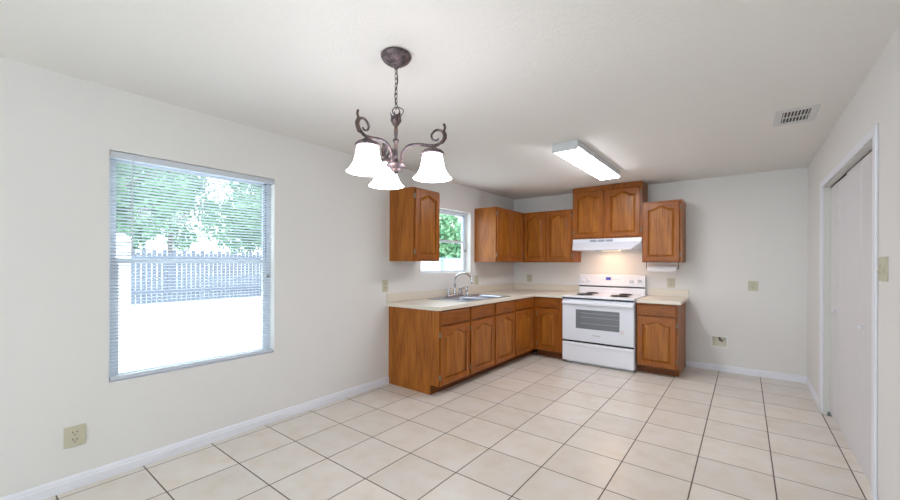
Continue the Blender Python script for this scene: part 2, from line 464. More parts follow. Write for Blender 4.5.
# ------------------------------------------------------------------ cabinets
def bump(u):
    a = abs(u)
    if a >= .78: return 0
    t = .5 + .5 * cos(pi * a / .78)
    return t ** .85
def arch_outline(x0, x1, z0, z1, drop, inset, n=22):
    X0, X1, Z0 = x0 + inset, x1 - inset, z0 + inset
    pts = [(X0, Z0), (X1, Z0)]
    for k in range(n + 1):
        u = 1 - 2 * k / n
        pts.append((X0 + (X1 - X0) * (u + 1) / 2, z1 - drop + drop * bump(u) - inset))
    return pts
def door_mesh(w, h, fr=.055, arch=.045, t=.021):
    """cathedral raised-panel door, back face at y=0, front at y=-t; returns (frame_bm, panel_bm)"""
    top = h - fr + .012
    bm = newbm()
    A = arch_outline(fr, w - fr, fr, top, arch, 0)
    n = len(A) - 3
    def ring(pts, y): return [bm.verts.new((x, y, z)) for x, z in pts]
    def rect(i):
        pts = [(i, i), (w - i, i)]
        for k in range(n + 1):
            u = 1 - 2 * k / n
            pts.append((i + (w - 2 * i) * (u + 1) / 2, h - i))
        return pts
    seq = [ring(rect(.009), 0), ring(rect(.009), -.006), ring(rect(0), -.0065), ring(rect(0), -t + .006), ring(rect(.006), -t), ring(A, -t),
           ring(arch_outline(fr, w - fr, fr, top, arch, .004), -t + .013)]
    for a, b in zip(seq, seq[1:]):
        m = len(a)
        for k in range(m): bm.faces.new((a[k], a[(k + 1) % m], b[(k + 1) % m], b[k]))
    bm.faces.new(list(reversed(seq[0])))
    pb = newbm()
    def ringp(pts, y): return [pb.verts.new((x, y, z)) for x, z in pts]
    q = [ringp(arch_outline(fr, w - fr, fr, top, arch, .002), -t + .015), ringp(arch_outline(fr, w - fr, fr, top, arch, .009), -t + .014),
         ringp(arch_outline(fr, w - fr, fr, top, arch, .030), -t + .003)]
    for a, b in zip(q, q[1:]):
        m = len(a)
        for k in range(m): pb.faces.new((a[k], a[(k + 1) % m], b[(k + 1) % m], b[k]))
    pb.faces.new(q[-1])
    return bm, pb
def add_door(root, x0, x1, z0, z1, yf, hinge, arch=.045):
    f, p = door_mesh(x1 - x0, z1 - z0, arch=arch)
    o = obj('door', f, M_oak, root); o.location = (x0, yf, z0)
    obj('panel', p, M_oakpanel, o)
    hx = -.007 if hinge == 'l' else (x1 - x0) + .007
    for zz in (.06, (z1 - z0) - .10):
        bm = newbm(); box(bm, hx - .007, hx + .007, -.012, .0, zz, zz + .048); lathe(bm, [(.0045, zz - .003), (.0045, zz + .051)], 8, (hx, -.013, 0))
        obj('hinge', bm, M_hinge, o)
    return o
def add_drawer(root, x0, x1, z0, z1, yf, name='drawer'):
    bm = newbm(); w, h, t = x1 - x0, z1 - z0, .021
    r = []
    for i, y in ((.009, 0), (.009, -.006), (0, -.0065), (0, -t + .008), (.010, -t), (.016, -t)):
        r.append([bm.verts.new((a, y, b)) for a, b in ((i, i), (w - i, i), (w - i, h - i), (i, h - i))])
    for a, b in zip(r, r[1:]):
        for k in range(4): bm.faces.new((a[k], a[(k + 1) % 4], b[(k + 1) % 4], b[k]))
    bm.faces.new(r[-1]); bm.faces.new(list(reversed(r[0])))
    o = obj(name, bm, M_oakx, root); o.location = (x0, yf, z0)
    return o
def base_body(root, w, d=.727, h=.865, toe_d=.613, toe_h=.10, hang=0, xcut=None):
    """side panels notched at the toe kick, face frame and back"""
    # carcass profile extruded across the width
    prof = [(0, 0), (-toe_d, 0), (-toe_d, toe_h), (-d, toe_h), (-d, h), (0, h)]
    bm = newbm()
    if hang:      # open-topped carcass around the sink bowls
        cells(bm, [0, .018, w - .018, w], [-d, -d + .02, -.018, 0], toe_h, h, lambda i, j: not (i == 1 and j == 1), 'xyz')
        box(bm, .018, w - .018, -d + .02, -.018, toe_h, toe_h + .018); box(bm, 0, w, -toe_d, -toe_d + .02, 0, toe_h)
        return obj('cabinet_body', bm, M_oakside, root)
    a = [bm.verts.new((0, y, z)) for y, z in prof]; b = [bm.verts.new((w, y, z)) for y, z in prof]
    n = len(prof)
    for k in range(n): bm.faces.new((a[k], a[(k + 1) % n], b[(k + 1) % n], b[k]))
    bm.faces.new(a); bm.faces.new(list(reversed(b)))
    return obj('cabinet_body', bm, M_oakside, root)
def face(root, xs, zs, yf, keep):
    bm = newbm(); cells(bm, xs, zs, yf - .003, yf + .001, keep, 'xzy'); return obj('face_frame', bm, M_oak, root)

Z90 = radians(90)
G1 = 'oak base cabinets'
DZ0, DZ1, RZ0, RZ1 = .110, .698, .716, .850      # door and drawer heights
def base_cab(label, loc, rz, w, bays, cut=0, hollow=0):
    t = thing('base_cabinet', label, 'cabinet', loc, rz, G1)
    base_body(t, w, hang=hollow)
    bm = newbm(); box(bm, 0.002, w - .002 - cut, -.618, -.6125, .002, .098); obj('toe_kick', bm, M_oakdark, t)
    bm = newbm(); box(bm, 0, w - cut, -.730, -.7265, .100, .864); obj('face_frame', bm, M_oak, t)
    for x0, x1, hinge in bays:
        add_door(t, x0, x1, DZ0, DZ1, -.730, hinge)
        add_drawer(t, x0, x1, RZ0, RZ1, -.730)
    return t
yA, yB, yC = -2.912, -2.389, -1.342
base_cab('oak base cabinet at the near end of the sink run, its broad side panel showing', (.001, yA, 0), Z90, yB - yA - .001, [(.012, .505, 'l')])
base_cab('wide oak sink base cabinet with two doors under the kitchen sink', (.001, yB, 0), Z90, yC - yB - .001, [(.018, .506, 'l'), (.545, 1.026, 'r')], hollow=1)
base_cab('oak base cabinet between the sink cabinet and the inner corner', (.001, yC, 0), Z90, -yC - .001, [(.023, .515, 'r')], cut=.729)
base_cab('narrow oak base cabinet between the inner corner and the white range', (.7325, -.001, 0), 0, 1.152 - .7325, [(.045, .362, 'l')])
base_cab('small one-door oak base cabinet on the right side of the white range', (2.094, -.001, 0), 0, .440, [(.012, .424, 'r')])

G2 = 'oak wall cabinets'
def wall_cab(label, loc, rz, w, h, doors, d=.36, top_rail=0, cut=0, arch=.045):
    t = thing('wall_cabinet', label, 'cabinet', loc, rz, G2)
    bm = newbm(); box(bm, 0, w, -d, 0, 0, h); obj('cabinet_body', bm, M_oakside, t, .0015)
    bm = newbm(); box(bm, 0, w - cut, -d - .003, -d + .0005, 0, h); obj('face_frame', bm, M_oak, t)
    for x0, x1, hinge in doors: add_door(t, x0, x1, .016, h - .018 - top_rail, -d - .003, hinge, arch)
    return t
wall_cab('single-door oak wall cabinet hanging left of the sink window', (.001, -2.905, 1.365), Z90, .435, .790, [(.022, .420, 'l')])
wall_cab('two-door oak wall cabinet between the sink window and the back corner', (.001, -1.213, 1.365), Z90, 1.212, .780, [(.020, .435, 'l'), (.440, .815, 'r')], cut=.365)
wall_cab('two-door oak wall cabinet on the back wall between corner and hood', (.3665, -.001, 1.362), 0, .7895, .778, [(.020, .375, 'l'), (.388, .770, 'r')])
wall_cab('raised oak wall cabinet above the range hood, reaching the ceiling', (1.160, -.001, 1.692), 0, .918, .740, [(.018, .440, 'l'), (.475, .900, 'r')], top_rail=.052, d=.372)
wall_cab('single-door oak wall cabinet right of the hood above the paper towels', (2.0805, -.001, 1.362), 0, .450, .785, [(.016, .425, 'r')])

# ------------------------------------------------------------------ countertops
def round_corner(pts, i, r, n=6): return pts
ct = thing('countertop', 'cream laminate L-shaped countertop holding the sink', 'countertop', (0, 0, .866), 0, None)
SX0, SX1, SY0, SY1 = .150, .668, -2.300, -1.400
bm = newbm()
cells(bm, [.001, SX0, SX1, .758, 1.156], [-2.950, SY0, SY1, -.768, -.001], 0, .039,
      lambda i, j: not (i == 1 and j == 1) and not (i == 3 and j < 3), 'xyz')
# round the front-left corner
cv = [v for v in bm.verts if abs(v.co.x - .758) < 1e-4 and abs(v.co.y + 2.950) < 1e-4]
ce = [e for e in bm.edges if all(v in cv for v in e.verts)]
bmesh.ops.bevel(bm, geom=ce, offset=.03, segments=5, affect='EDGES')
obj('worktop', bm, M_counter, ct, .004)
bm = newbm(); cells(bm, [.001, .023, 1.156], [-2.950, -.023, -.001], .039, .137, lambda i, j: i == 0 or j == 1, 'xyz')
obj('backsplash', bm, M_counter, ct, .003)
ct = thing('countertop', 'small cream laminate countertop right of the white range', 'countertop', (0, 0, .866))
bm = newbm(); box(bm, 2.0935, 2.566, -.768, -.001, 0, .039); obj('worktop', bm, M_counter, ct, .005)
bm = newbm(); box(bm, 2.0935, 2.566, -.023, -.001, .039, .137); obj('backsplash', bm, M_counter, ct, .003)

# ------------------------------------------------------------------ sink
sk = thing('kitchen_sink', 'stainless steel double-bowl sink set into the countertop under the window', 'sink', (.40, -1.85, .905))
RX0, RX1, RY0, RY1 = -.310, .293, -.510, .500
B1 = (-.165, .225, -.425, -.020); B2 = (-.165, .225, .020, .425)
bm = newbm()
cells(bm, [RX0, B1[0], B1[1], RX1], [RY0, B1[2], B1[3], B2[2], B2[3], RY1], .0005, .006, lambda i, j: not (i == 1 and j in (1, 3)), 'xyz')
obj('rim', bm, M_steel, sk, .002)
for B in (B1, B2):
    bm = newbm(); dz = -.19
    def rr(i, z, x0=B[0], x1=B[1], y0=B[2], y1=B[3], r=.05, n=5):
        out = []
        for cx, cy, a0 in ((x1 - i - r, y1 - i - r, 0), (x0 + i + r, y1 - i - r, 90), (x0 + i + r, y0 + i + r, 180), (x1 - i - r, y0 + i + r, 270)):
            for k in range(n + 1):
                a = radians(a0 + 90 * k / n); out.append(bm.verts.new((cx + r * cos(a), cy + r * sin(a), z)))
        return out
    rs = [rr(-.0, .004, r=.004), rr(.004, .001, r=.03), rr(.006, -.02), rr(.012, dz + .03), rr(.03, dz + .004), rr(.05, dz)]
    for a, b in zip(rs, rs[1:]):
        m = len(a)
        for k in range(m): bm.faces.new((a[k], a[(k + 1) % m], b[(k + 1) % m], b[k]))
    bm.faces.new(rs[-1])
    bo = obj('bowl', bm, M_steel, sk, smooth=True)
    bm = newbm(); cx, cy = (B[0] + B[1]) / 2, (B[2] + B[3]) / 2
    lathe(bm, [(.045, dz + .002), (.045, dz + .005), (.030, dz + .003), (.01, dz + .001)], 20, (cx, cy, 0)); obj('drain', bm, M_chrome, bo, smooth=True)

fc = thing('faucet', 'chrome gooseneck faucet standing at the back of the sink', 'faucet', (.145, -1.88, .9115))
bm = newbm(); box(bm, -.028, .028, -.165, .165, 0, .022); obj('base_plate', bm, M_chrome, fc, .010, seg=3)
bm = newbm(); lathe(bm, [(.026, .022), (.024, .05), (.016, .075), (.014, .12)], 20)
path = [(0, 0, .10), (0, 0, .18)] + [(.135 - .135 * cos(a), .0, .20 + .105 * sin(a)) for a in [pi * k / 12 for k in range(12)]] + [(.270, 0, .195), (.272, 0, .170)]
tube(bm, path, [.0125] * (len(path) - 2) + [.0115, .013], 12)
obj('spout', bm, M_chrome, fc, smooth=True)
for s in (-1, 1):
    bm = newbm(); y = s * .125
    lathe(bm, [(.028, .022), (.026, .045), (.018, .058), (.018, .082), (.022, .092), (.008, .104)], 16, (0, y, 0))
    tube(bm, [(0, y, .094), (.01, y + s * .035, .103), (.012, y + s * .070, .100)], [.009, .007, .009], 8)
    tube(bm, [(0, y, .094), (0, y - s * .035, .103)], [.008, .007], 8)
    obj('handle', bm, M_chrome, fc, smooth=True)
bm = newbm(); lathe(bm, [(.024, 0.001), (.024, .014), (.016, .022), (.016, .055), (.021, .07), (.014, .088), (.017, .108), (.020, .122), (.010, .132)], 16)
o = obj('side_sprayer', bm, M_chrome, smooth=True); o.location = (.150, -1.615, .911)
tag(o, 'chrome side sprayer standing right of the gooseneck faucet', 'sprayer')

# ------------------------------------------------------------------ range
rg = thing('electric_range', 'white electric coil range between the base cabinets', 'stove', (1.6275, 0, 0))
hw = .453; yf = -.775
bm = newbm(); box(bm, -hw, hw, yf, -.012, .035, .885); box(bm, -hw + .03, hw - .03, yf + .06, -.05, 0, .035); obj('range_body', bm, M_enamel, rg, .003)
bm = newbm(); box(bm, -hw - .001, hw + .001, yf - .025, -.06, .887, .912); obj('cooktop', bm, M_enamel, rg, .007, seg=3)
bm = newbm(); box(bm, -hw + .004, hw - .004, yf - .018, yf, .870, .884); obj('trim_gap_shade', bm, M_black, rg)  # solid black strip standing in for the shade between cooktop and door
# oven door
od = obj('oven_door', (lambda b: (box(b, -hw + .003, hw - .003, yf - .032, yf - .001, .316, .858), b)[1])(newbm()), M_enamel2, rg, .007, seg=3)
bm = newbm(); cells(bm, [-.280, -.265, .285, .300], [.470, .485, .735, .750], yf - .0355, yf - .0325, lambda i, j: not (i == 1 and j == 1), 'xzy'); obj('window_border', bm, M_enamel2, od)
bm = newbm(); box(bm, -.265, .285, yf - .034, yf - .0322, .485, .735); obj('oven_window', bm, M_ovenglass, od)
bm = newbm()
for z in (.555, .635, .69): box(bm, -.20, .27, yf - .0348, yf - .0341, z, z + .004)
obj('rack_lines', bm, M_rack, od)
bm = newbm(); box(bm, -hw + .004, hw - .004, yf - .060, yf - .036, .800, .842)
o = obj('door_handle', bm, M_enamel, od, .010, seg=3)
text_obj('brand_lettering', 'Whirlpool', .024, M_grey, od, (.002, yf - .0325, .405), (radians(90), 0, 0))
bm = newbm(); cells(bm, [.292, .300, .330, .338], [.462, .470, .500, .508], yf - .0335, yf - .0322, lambda i, j: (i + j) % 2 == 0 or i == 1, 'xzy'); obj('sticker', bm, M_red, od)
bm = newbm(); box(bm, -hw + .006, hw - .006, yf - .020, yf - .001, .296, .312); obj('drawer_gap_shade', bm, M_black, rg)  # black strip painted for the shaded gap above the storage drawer
# storage drawer with a shaped pull lip
bm = newbm(); prof = [(0, .038), (-.028, .040), (-.028, .247), (-.034, .262), (-.036, .274), (-.022, .289), (0, .292)]
a = [bm.verts.new((-hw + .004, yf - .001 + y, z)) for y, z in prof]; b = [bm.verts.new((hw - .004, yf - .001 + y, z)) for y, z in prof]
for k in range(len(prof)): bm.faces.new((a[k], a[(k + 1) % len(prof)], b[(k + 1) % len(prof)], b[k]))
bm.faces.new(a); bm.faces.new(list(reversed(b)))
dw = obj('storage_drawer', bm, M_enamel, rg, .003)
bm = newbm(); tube(bm, smooth_path([(-.17, yf - .034, .258), (-.12, yf - .034, .248), (0, yf - .034, .244), (.12, yf - .034, .248), (.17, yf - .034, .258)]), .005, 8); obj('drawer_pull', bm, M_enamel, dw, smooth=True)
# backguard
bm = newbm(); prof = [(-.012, .912), (-.085, .912), (-.085, 1.000), (-.072, 1.006), (-.072, 1.015), (-.092, 1.022), (-.070, 1.172), (-.055, 1.185), (-.012, 1.185)]
a = [bm.verts.new((-hw, y, z)) for y, z in prof]; b = [bm.verts.new((hw, y, z)) for y, z in prof]
for k in range(len(prof)): bm.faces.new((a[k], a[(k + 1) % len(prof)], b[(k + 1) % len(prof)], b[k]))
bm.faces.new(a); bm.faces.new(list(reversed(b)))
bg_ = obj('backguard', bm, M_enamel, rg, .004); bg_.location.x = -.016
bm = newbm(); box(bm, -hw + .003, hw - .003, -.086, -.0735, 1.002, 1.014); obj('vent_slot', bm, M_black, bg_)
def py(z): return -.092 + (z - 1.022) * (.022 / .15)
def pad(name, x0, x1, z0, z1, m, e=.001):
    bm = newbm(); vs = []
    for d in (0, -e):
        for x, z in ((x0, z0), (x1, z0), (x1, z1), (x0, z1)): vs.append(bm.verts.new((x, py(z) + d - .0003, z)))
    for f in ((3, 2, 1, 0), (4, 5, 6, 7), (0, 1, 5, 4), (1, 2, 6, 5), (2, 3, 7, 6), (3, 0, 4, 7)): bm.faces.new([vs[i] for i in f])
    return obj(name, bm, m, bg_)
M_bezel = mat('grey_bezel', (.35, .36, .42), .4)
pad('display_bezel', -.072, .008, 1.102, 1.150, M_bezel, .0015); d_ = pad('clock_display', -.062, -.002, 1.110, 1.142, M_display, .0025)
for k in range(3): pad('touch_button', -.125 + k * .012 - .004 * k, -.117 + k * .008, 1.108, 1.113, M_bezel)
for k in range(4): pad('touch_button', .022 + k * .028, .032 + k * .028, 1.112, 1.120, M_bezel)
for x in (-.395, -.310, .275, .375):
    bm = newbm(); z = 1.098; y = py(z)
    lathe(bm, [(.030, y - .0003), (.030, y - .004), (.022, y - .010), (.020, y - .024), (.017, y - .027)], 24, (x, 0, z), 'y')
    box(bm, x - .0045, x + .0045, y - .034, y - .024, z - .024, z + .026)
    obj('control_knob', bm, M_enamel2, bg_, .0015)
    for k in range(5):
        pass
# coil burners: large front-left / rear-right, small the others
def burner(x, y, r, turns):
    bm = newbm(); lathe(bm, [(r * 1.16, .9125), (r * 1.18, .9165), (r * 1.10, .917), (r * .95, .913), (r * .2, .9126)], 36, (x, y, 0)); p = obj('drip_pan', bm, M_pan, rg, smooth=True)
    bm = newbm(); pts = []
    n = turns * 26
    for k in range(n + 1):
        a = 2 * pi * k / 26; q = .022 + (r - .022) * k / n
        pts.append((x + q * cos(a), y + q * sin(a), .924))
    tube(bm, pts, .0052, 8)
    for a in (0, 120, 240):
        a = radians(a + 30); tube(bm, [(x + .01 * cos(a), y + .01 * sin(a), .9185), (x + r * 1.05 * cos(a), y + r * 1.05 * sin(a), .9185)], .003, 6)
    obj('coil_element', bm, M_coil, p, smooth=True)
burner(-.225, -.560, .105, 5); burner(-.225, -.245, .082, 4); burner(.225, -.560, .105, 5); burner(.225, -.245, .082, 4)
bm = newbm()

# ------------------------------------------------------------------ range hood
hd = thing('range_hood', 'white under-cabinet range hood above the stove', 'range hood', (1.6225, 0, 1.53))
bm = newbm()
top = [(-.455, -.0015), (-.455, -.385), (.455, -.385), (.455, -.0015)]
T = [bm.verts.new((x, y, .1605)) for x, y in top]
Mm = [bm.verts.new((x, y, .108)) for x, y in ((-.455, -.0015), (-.450, -.400), (.455, -.400), (.455, -.0015))]
Bt = [bm.verts.new((x, y, 0)) for x, y in ((-.455, -.0015), (-.455, -.36), (-.405, -.55), (.350, -.55), (.455, -.36), (.455, -.0015))]
bm.faces.new(list(reversed(T)))
for k in range(4): bm.faces.new((T[k], T[(k + 1) % 4], Mm[(k + 1) % 4], Mm[k]))
bm.faces.new((Mm[0], Mm[1], Bt[1], Bt[0])); bm.faces.new((Mm[1], Bt[2], Bt[1])); bm.faces.new((Mm[1], Mm[2], Bt[3], Bt[2]))
bm.faces.new((Mm[2], Bt[4], Bt[3])); bm.faces.new((Mm[2], Mm[3], Bt[5], Bt[4])); bm.faces.new((Mm[3], Mm[0], Bt[0], Bt[5]))
bm.faces.new(Bt)
hb = obj('hood_shell', bm, M_enamel2, hd)
M_louver = mat('hood_louver_grey', (.25, .27, .31), .5)
for x in (-.165, -.055, .055):
    bm = newbm()
    for k in range(3): box(bm, x - .045, x + .045, -.4035 + k * .0025, -.388, .120 + k * .010, .126 + k * .010)
    obj('louver', bm, M_louver, hb)
bm = newbm(); box(bm, -.10, .17, -.535, -.40, -.012, -.0005); obj('grease_filter', bm, M_pan, hb)
bm = newbm(); box(bm, -.12, .13, -.20, -.10, -.004, -.0005); obj('hood_light_lens', bm, M_hoodlamp, hb, .003)

area('hood_lamp', (1.6275, -.30, 1.518), (0, 0, 0), .42, .16, 2.0, (1.0, .62, .40))
# ------------------------------------------------------------------ paper towels
pt = thing('paper_towel_holder', 'dark metal paper towel holder under the right wall cabinet', 'holder', (2.288, -.20, 1.362))
bm = newbm()
for s in (-1, 1):
    tube(bm, smooth_path([(s * .185, 0, -.001), (s * .186, 0, -.04), (s * .186, 0, -.080)]), .005, 8)
    lathe(bm, [(.014, -.004), (.014, -.0008)], 14, (s * .185, 0, 0))
tube(bm, [(-.186, 0, -.082), (.186, 0, -.082)], .004, 8)
obj('bracket', bm, M_brass, pt, smooth=True)
bm = newbm(); rings = [(.018, -.168), (.046, -.168), (.0475, -.165), (.0475, .165), (.046, .168), (.018, .168), (.018, -.168)]
lathe(bm, rings, 32, (0, 0, 0), 'x', cap=False)
o = obj('paper_towel_roll', bm, M_paper, smooth=True); o.location = (2.288, -.20, 1.2800)
m_ = o.modifiers.new('edge', 'EDGE_SPLIT'); m_.split_angle = radians(40)
tag(o, 'white paper towel roll under the wall cabinet right of the hood', 'paper towels')

# ------------------------------------------------------------------ outlets and switches
def outlet(label, loc, rz, w=.094, h=.120, kind='outlet'):
    """local: plate faces -y, centred on loc"""
    name = 'wall_outlet' if kind == 'outlet' else 'light_switch'
    t = thing(name, label, 'outlet' if kind == 'outlet' else 'switch', loc, rz, 'almond wall outlets' if kind == 'outlet' else None)
    bm = newbm(); box(bm, -w / 2, w / 2, -.007, -.0005, -h / 2, h / 2); pl = obj('cover_plate', bm, M_plate, t, .003)
    if kind == 'outlet':
        for s in (-1, 1):
            bm = newbm(); zc = s * h * .175
            lathe(bm, [(.0195, -.0072), (.0195, -.0086), (.018, -.0092)], 20, (0, 0, zc), 'y'); rc = obj('receptacle', bm, M_plate, t)
            bm = newbm()
            for dx in (-.009, .009): box(bm, dx - .0022, dx + .0022, -.0098, -.0090, zc - .001, zc + .009)
            lathe(bm, [(.0035, -.0090), (.0035, -.0098)], 10, (0, 0, zc - .010), 'y')
            obj('slots', bm, M_slot, rc)
    else:
        for s in (-1, 1):
            bm = newbm(); box(bm, s * .032 - .010, s * .032 + .010, -.0088, -.0068, -.022, .022); bz = obj('switch_bezel', bm, M_plate, t)
            bm = newbm(); a = -.008
            v = [bm.verts.new(p) for p in ((s * .032 - .006, a, -.008), (s * .032 + .006, a, -.008), (s * .032 + .006, a, .008), (s * .032 - .006, a, .008),
                                           (s * .032 - .005, a - .012, -.014), (s * .032 + .005, a - .012, -.014), (s * .032 + .005, a - .010, -.005), (s * .032 - .005, a - .010, -.005))]
            for f in ((0, 1, 2, 3), (4, 5, 6, 7), (0, 1, 5, 4), (1, 2, 6, 5), (2, 3, 7, 6), (3, 0, 4, 7)): bm.faces.new([v[i] for i in f])
            obj('toggle', bm, M_plate, bz)
    return t
outlet('almond duplex outlet low on the left wall below the large window', (0, -5.434, .310), Z90, .096, .122)
outlet('almond outlet on the left wall just past the counter end, left of the sink', (0, -2.972, 1.090), Z90, .085, .132)
outlet('almond outlet right of the sink window above the backsplash', (0, -1.160, 1.094), Z90, .10, .140)
outlet('almond outlet on the back wall above the counter near the corner', (.294, 0, 1.096), 0, .092, .122)
outlet('almond outlet on the back wall between range and paper towels, above the small counter', (2.363, 0, 1.088), 0, .092, .118)
outlet('almond outlet alone on the bare back wall right of the cabinets', (3.226, 0, 1.082), 0, .096, .118)
outlet('almond double toggle switch on the right wall beside the closet door', (W, -2.985, 1.320), -Z90, .15, .124, 'switch')

ib = thing('outlet_box', 'white recessed valve box low on the back wall', 'valve box', ((IB[0] + IB[1]) / 2, 0, (IB[2] + IB[3]) / 2))
hw_, hh = (IB[1] - IB[0]) / 2, (IB[3] - IB[2]) / 2
bm = newbm(); cells(bm, [-hw_ - .018, -hw_ + .003, hw_ - .003, hw_ + .018], [-hh - .018, -hh + .003, hh - .003, hh + .018], -.006, -.0005, lambda i, j: not (i == 1 and j == 1), 'xzy')
obj('flange', bm, mat('valve_box_white', (.80, .79, .77), .5), ib, .002)
bm = newbm(); cells(bm, [-hw_ + .001, -hw_ + .004, hw_ - .004, hw_ - .001], [-hh + .001, -hh + .004, hh - .004, hh - .001], .0, .06, lambda i, j: not (i == 1 and j == 1), 'xzy')
box(bm, -hw_ + .001, hw_ - .001, .060, .064, -hh + .001, hh - .001)
obj('recessed_box', bm, mat('valve_box_almond', (.78, .74, .62), .5), ib)
bm = newbm(); lathe(bm, [(.011, hh - .004), (.011, hh - .03), (.007, hh - .032), (.007, hh - .05)], 14, (.0, .03, 0)); tube(bm, [(0, .03, hh - .03), (.02, .012, hh - .045)], .007, 8)
box(bm, .012, .034, .006, .012, hh - .058, hh - .036)
obj('valve', bm, M_brass, ib)

# ------------------------------------------------------------------ ceiling vent
vt = thing('ceiling_vent', 'white ceiling air vent with dark louvers near the right wall', 'vent', (3.437, -2.075, 2.44))
vx, vy = .119, .183
bm = newbm(); cells(bm, [-vx, -.075, .075, vx], [-vy, -.140, .125, vy], -.008, -.0005, lambda i, j: not (i == 1 and j == 1), 'xyz'); obj('vent_frame', bm, M_ventw, vt, .003)
bm = newbm(); box(bm, -.078, .078, -.143, .128, -.002, -.0006); obj('duct_shade', bm, M_ventd, vt)  # flat dark sheet standing in for the shade inside the duct
for k in range(8):
    bm = newbm(); x = -.066 + k * .0188
    for y0, y1 in ((-.139, -.010), (.0, .124)):
        v = [bm.verts.new(p) for p in ((x - .004, y0, -.0025), (x - .004, y1, -.0025), (x + .0015, y1, -.0085), (x + .0015, y0, -.0085),
                                       (x - .0028, y0, -.0025), (x - .0028, y1, -.0025), (x + .0027, y1, -.0085), (x + .0027, y0, -.0085))]
        for f in ((0, 1, 2, 3), (7, 6, 5, 4), (0, 4, 5, 1), (3, 2, 6, 7), (0, 3, 7, 4), (1, 5, 6, 2)): bm.faces.new([v[i] for i in f])
    obj('louver', bm, M_ventw, vt)
bm = newbm(); box(bm, -.075, .075, -.010, 0, -.010, -.003); obj('divider', bm, M_ventw, vt)

# ------------------------------------------------------------------ fluorescent fixture
fl = thing('ceiling_light', 'white rectangular fluorescent ceiling light, switched on', 'light', (1.860, -1.79, 2.44))
lx, ly = .118, .725
bm = newbm()
for s in (-1, 1):
    box(bm, -lx, lx, s * ly - (.014 if s > 0 else 0), s * ly + (.014 if s < 0 else 0), -.082, -.0005)
box(bm, -lx, lx, -ly + .014, ly - .014, -.012, -.0005)
for s in (-1, 1): box(bm, s * lx - (.006 if s > 0 else 0), s * lx + (.006 if s < 0 else 0), -ly + .014, ly - .014, -.062, -.012)
obj('end_cap', bm, M_endcap, fl, .003)
bm = newbm(); prof = [(-lx + .007, -.050), (-lx + .003, -.064), (-lx + .016, -.080), (lx - .016, -.080), (lx - .003, -.064), (lx - .007, -.050)]
a = [bm.verts.new((x, -ly + .0145, z)) for x, z in prof]; b = [bm.verts.new((x, ly - .0145, z)) for x, z in prof]
for k in range(len(prof)): bm.faces.new((a[k], a[(k + 1) % len(prof)], b[(k + 1) % len(prof)], b[k]))
bm.faces.new(a); bm.faces.new(list(reversed(b)))
obj('diffuser', bm, M_diffuser, fl)

# ------------------------------------------------------------------ chandelier
CX, CY = 1.693, -4.450
ch = thing('chandelier', 'bronze scrolled three-arm chandelier with white bell shades, lit', 'chandelier', (CX, CY, 2.44))
def Z(z): return z - 2.44
bm = newbm(); lathe(bm, [(.074, Z(2.4395)), (.080, Z(2.432)), (.080, Z(2.424)), (.070, Z(2.408)), (.046, Z(2.390)), (.022, Z(2.380)), (.010, Z(2.376)), (.012, Z(2.368)), (.006, Z(2.362))], 36)
obj('canopy', bm, M_bronze, ch, smooth=True)
# chain links
z = 2.368; k = 0
while z > 2.165:
    bm = newbm(); pts = []
    for i in range(17):
        a = 2 * pi * i / 16
        u, v = .0075 * cos(a), .017 * sin(a)
        pts.append((u if k % 2 else 0, 0 if k % 2 else u, Z(z - .015) + v))
    tube(bm, pts, .0020, 6, cap=False); obj('chain_link', bm, M_bronze, ch, smooth=True)
    z -= .0265; k += 1
bm = newbm(); tube(bm, smooth_path([(0, 0, Z(2.372)), (.008, .004, Z(2.30)), (-.006, -.003, Z(2.23)), (.006, .003, Z(2.17)), (.030, .022, Z(2.150)), (.024, .018, Z(2.125)), (0, 0, Z(2.118))]), .0022, 6)
obj('wire', bm, M_black, ch, smooth=True)
bm = newbm(); pts = [(.019 * cos(a) * .79, .019 * cos(a) * .61, Z(2.142) + .020 * sin(a)) for a in [2 * pi * i / 16 for i in range(17)]]
tube(bm, pts, .003, 8, cap=False); obj('loop', bm, M_bronze, ch, smooth=True)
bm = newbm(); lathe(bm, [(.006, Z(2.126)), (.012, Z(2.118)), (.020, Z(2.105)), (.023, Z(2.088)), (.017, Z(2.070)), (.008, Z(2.060))], 20)
obj('vase_finial', bm, M_rust, ch, smooth=True)
def leafs(bm, base, ax, n, h, r, wd):
    pass
# little leaves round the vase
for k in range(6):
    a = 2 * pi * k / 6; bm = newbm(); c, s = cos(a), sin(a); rows = []
    for t, rr_, zz, wd in ((0, .016, 2.072, .006), (.4, .027, 2.090, .010), (.7, .025, 2.112, .008), (1, .032, 2.130, .001)):
        rows.append([bm.verts.new((c * rr_ - s * q * wd, s * rr_ + c * q * wd, Z(zz))) for q in (-1, 1)] + [bm.verts.new((c * (rr_ - .003) - s * q * wd, s * (rr_ - .003) + c * q * wd, Z(zz))) for q in (1, -1)])
    for p, q in zip(rows, rows[1:]):
        for i in range(4): bm.faces.new((p[i], p[(i + 1) % 4], q[(i + 1) % 4], q[i]))
    bm.faces.new(rows[0]); bm.faces.new(rows[-1]); obj('finial_leaf', bm, M_bronze, ch)
bm = newbm(); lathe(bm, [(.0075, Z(2.064)), (.0105, Z(2.04)), (.008, Z(2.0)), (.008, Z(1.998)), (.015, Z(1.992)), (.017, Z(1.986)), (.015, Z(1.980)), (.008, Z(1.974)), (.010, Z(1.92)), (.012, Z(1.87))], 20)
obj('stem', bm, M_bronze, ch, smooth=True)
bm = newbm(); lathe(bm, [(.014, Z(1.874)), (.044, Z(1.868)), (.052, Z(1.860)), (.050, Z(1.850)), (.034, Z(1.840)), (.026, Z(1.832)), (.026, Z(1.828)), (.014, Z(1.822)), (.012, Z(1.818)), (.008, Z(1.813)), (.003, Z(1.810))], 28)
